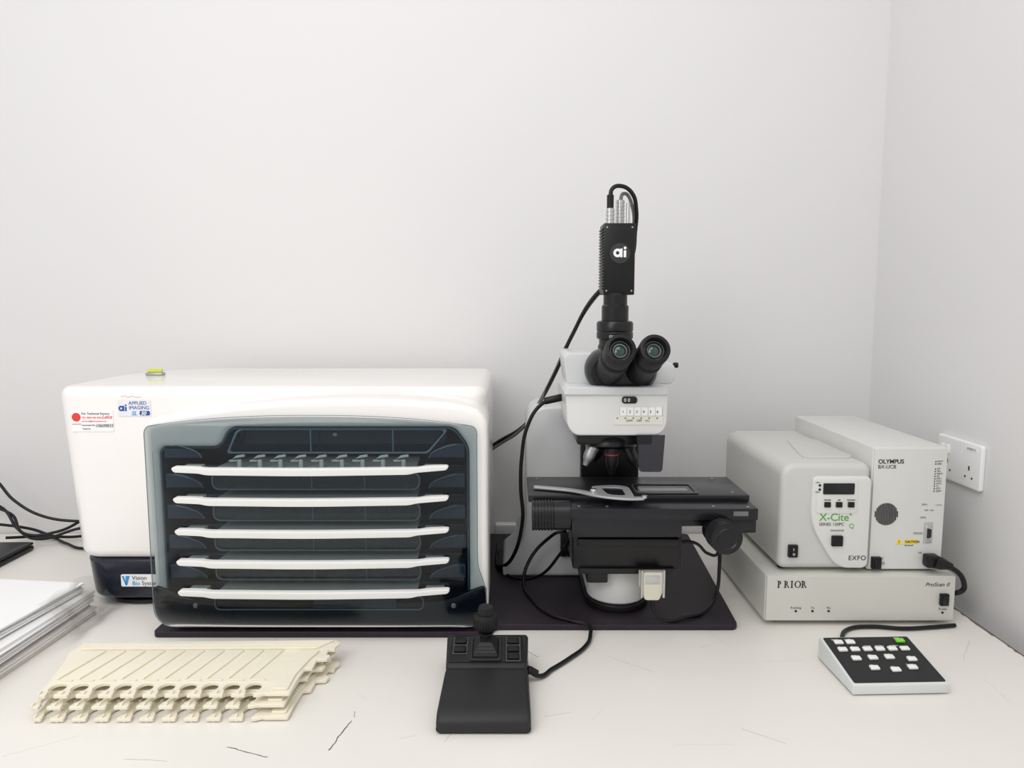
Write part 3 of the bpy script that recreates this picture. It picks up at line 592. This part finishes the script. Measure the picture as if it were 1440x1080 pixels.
# ---------------------------------------------------------------- slide tray stack
def desk_tray():
    P=rp([(-.028,.165,.006),(.405,.172,.004),(.412,.160,.002),(.407,.150,.002),(.407,.138,.001),(.397,.138,.001),(.397,.122,.002),(.405,.118,.002),(.402,.105,.002),(.386,.103,.002),(.386,.075,.002),(.374,.073,.002),(.372,.040,.003),(.372,.0,.003),(.337,.0,.003)])
    pit=.0325
    for i in range(9,-1,-1):
        cx=.004+pit*(i+.5);r=.0120
        P+=[(cx+.0125,-.003),(cx+.0065,-.003),(cx+.0058,.001),(cx+.0075,.004),(cx+.0075,.008)]
        for a in range(-25,206,15): P.append((cx+r*math.cos(R(a)),.0185+r*1.15*math.sin(R(a))))
        P+=[(cx-.0075,.008),(cx-.0075,.004),(cx-.0058,.001),(cx-.0065,-.003),(cx-.0125,-.003)]
    P+=[(.001,.001),(-.003,.03),(-.018,.10),(-.028,.13)]
    ms=[plate(P,0,.0050,'XY',.0006)]
    ms.append(plate(rp([(-.014,.138,.003),(.378,.138,.003),(.400,.166,.003),(-.008,.160,.003)]),.0050,.0085,'XY',.001))
    ms.append(plate(rp([(.345,.008,.003),(.367,.008,.003),(.367,.05,.004),(.376,.10,.004),(.385,.130,.004),(.350,.130,.004),(.345,.05,.004)]),.0050,.0085,'XY',.0008))
    for i in range(10):
        cx=.004+pit*(i+.5)
        # raised triangular field beside each slide slot
        ms.append(plate([(cx-.0158,.133),(cx+.0120,.133),(cx-.0125,.042),(cx-.0165,.042)],.0050,.0078,'XY',.0006))
        ms.append(plate(rp([(cx-.009,.0365,.001),(cx+.011,.0365,.001),(cx+.011,.0395,.001),(cx-.009,.0395,.001)]),.0050,.0075,'XY',.0004))
        ms.append(box(cx-.0180,cx-.0145,-.002,.006,-.0015,.0080,.0006))
    ms.append(box(-.004,.372,.1495,.151,.0083,.0092,.0003))
    return combine(ms)
dt=desk_tray();ft_=None
offs=[(.006,-.006,-.2),(-.002,.002,.1),(.004,.010,0)]
for i,(dx,dy,an) in enumerate(offs):
    if ft_ is None: ft_=mk('slide_tray',dt,TRAYC,ang=40);o=ft_
    else: o=ft_.copy();COL.objects.link(o)
    o.location=(-.705+dx,1.022+dy,.0017+.0135*i);o.rotation_euler=(0,0,R(an+.6))
    top(o,'cream plastic slide tray with notched fingers, stacked on desk','slide tray','stack of cream slide trays')

# ---------------------------------------------------------------- documents
def doc(name,x1,y0,y1,z0,z1,rot,m,label,n=6,w=.34):
    ms=[];rnd=random.Random(int(z0*1e5)+7)
    h=(z1-z0)/n
    for i in range(n):
        a=R(rot+rnd.uniform(-1.0,1.0));dx=rnd.uniform(-.003,.003);dy=rnd.uniform(-.003,.003)
        M=Matrix.Translation((x1+dx,y1+dy,z0+i*h))@Matrix.Rotation(a,4,'Z')
        ms.append(box(-w,0,-(y1-y0),0,0,h*.80,.0,M=M))
    o=mk(name,ms,m,smooth=False);top(o,label,'paper');return o
doc('document_stack',-.815,.96,1.392,0,.016,-3,PAPER2,'stack of worn papers lying on the white desk',7)
doc('document_stack',-.826,.96,1.388,.0165,.024,-5,PINK,'pinkish folder of papers in a pile',3)
doc('document_stack',-.818,.96,1.392,.0245,.048,-3,PAPER,'stack of white papers in a pile',9)
doc('document_stack',-.832,.98,1.382,.0485,.068,-7,PAPER,'loose white paper sheets on top of pile',6)
bm=bmesh.new();g=[]
for j in range(11):
    row=[]
    for i in range(9):
        x=-.845+.058*i/8;y=1.26+.150*j/10
        z=.0725-.055*(i/8)**1.6+.003*math.sin(i*2.1+j*1.7)
        row.append(bm.verts.new((x+.004*math.sin(j*1.4),y,max(z,.004))))
    g.append(row)
for a,b in zip(g,g[1:]):
    for i in range(8): bm.faces.new((a[i],a[i+1],b[i+1],b[i]))
o=mk('plastic_sleeve',tomesh(bm),BAG,ang=60);top(o,'crumpled clear plastic sleeve draped over the papers','plastic sleeve')

# ---------------------------------------------------------------- laptop corner and left cables
lp=thing('laptop',(-1.38,1.66,0),'closed black laptop lying on the white desk','laptop')
mk('base',box(-1.56,-1.178,1.50,1.768,.002,.012,.003),BLACK,lp)
mk('lid',box(-1.56,-1.180,1.502,1.770,.0125,.020,.003),BLACKM,lp)
lc=[[(-1.45,1.86,.22),(-1.30,1.82,.165),(-1.24,1.80,.115),(-1.17,1.80,.075),(-1.07,1.82,.055),(-.92,1.875,.03)],
    [(-1.45,1.86,.12),(-1.30,1.84,.085),(-1.25,1.82,.035),(-1.18,1.79,.02),(-1.08,1.80,.045),(-.92,1.88,.05)],
    [(-1.45,1.86,.10),(-1.28,1.84,.07),(-1.22,1.80,.03),(-1.15,1.82,.03),(-1.06,1.84,.07),(-.92,1.885,.07)],
    [(-1.27,1.80,.02),(-1.20,1.85,.006),(-1.12,1.80,.006),(-1.05,1.76,.006),(-.95,1.80,.006),(-.90,1.87,.01)],
    [(-1.40,1.84,.05),(-1.24,1.845,.03),(-1.16,1.84,.01),(-1.05,1.85,.02),(-.95,1.88,.05)]]
for p in lc:
    o=mk('cable',tube(p,.0036),BLACK,ang=70);top(o,'thin black cable running behind the white loader','cable','black cables beside the loader')
wb=thing('power_adapter',(-.01,1.865,0),'small white power adapter by the wall','power adapter')
mk('body',box(-.045,.012,1.865,1.89,.0,.035,.005,3),SOCK,wb)
mk('cable',[tube([(.01,1.875,.03),(.03,1.87,.06),(.06,1.875,.03),(.07,1.88,.018)],.003)],SOCK,wb)

# ---------------------------------------------------------------- lights, world, camera
w=bpy.data.worlds.new('World');sc.world=w;w.use_nodes=True
w.node_tree.nodes['Background'].inputs[0].default_value=(1,.99,.985,1)
w.node_tree.nodes['Background'].inputs[1].default_value=.72
def area(name,loc,size,sy,en,rot,col=(1,1,1)):
    l=bpy.data.lights.new(name,'AREA');l.shape='RECTANGLE';l.size=size;l.size_y=sy;l.energy=en;l.color=col
    o=bpy.data.objects.new(name,l);o.location=loc;o.rotation_euler=rot;COL.objects.link(o);return o
area('ceiling_and_fill_light',(-.35,.45,2.2),1.8,1.0,13,(R(12),0,0),(1,.985,.965))
area('ceiling_and_fill_light',(-1.2,-.8,1.9),1.8,1.0,25,(R(44),R(-38),0),(1,.985,.965))  # fill added at the front left, turned to brighten the right wall
cam=bpy.data.cameras.new('Camera');cam.lens=26;cam.sensor_width=36
co=bpy.data.objects.new('Camera',cam);co.location=(0,0,.61);co.rotation_euler=(R(90-6.4),0,0);COL.objects.link(co)
sc.camera=co
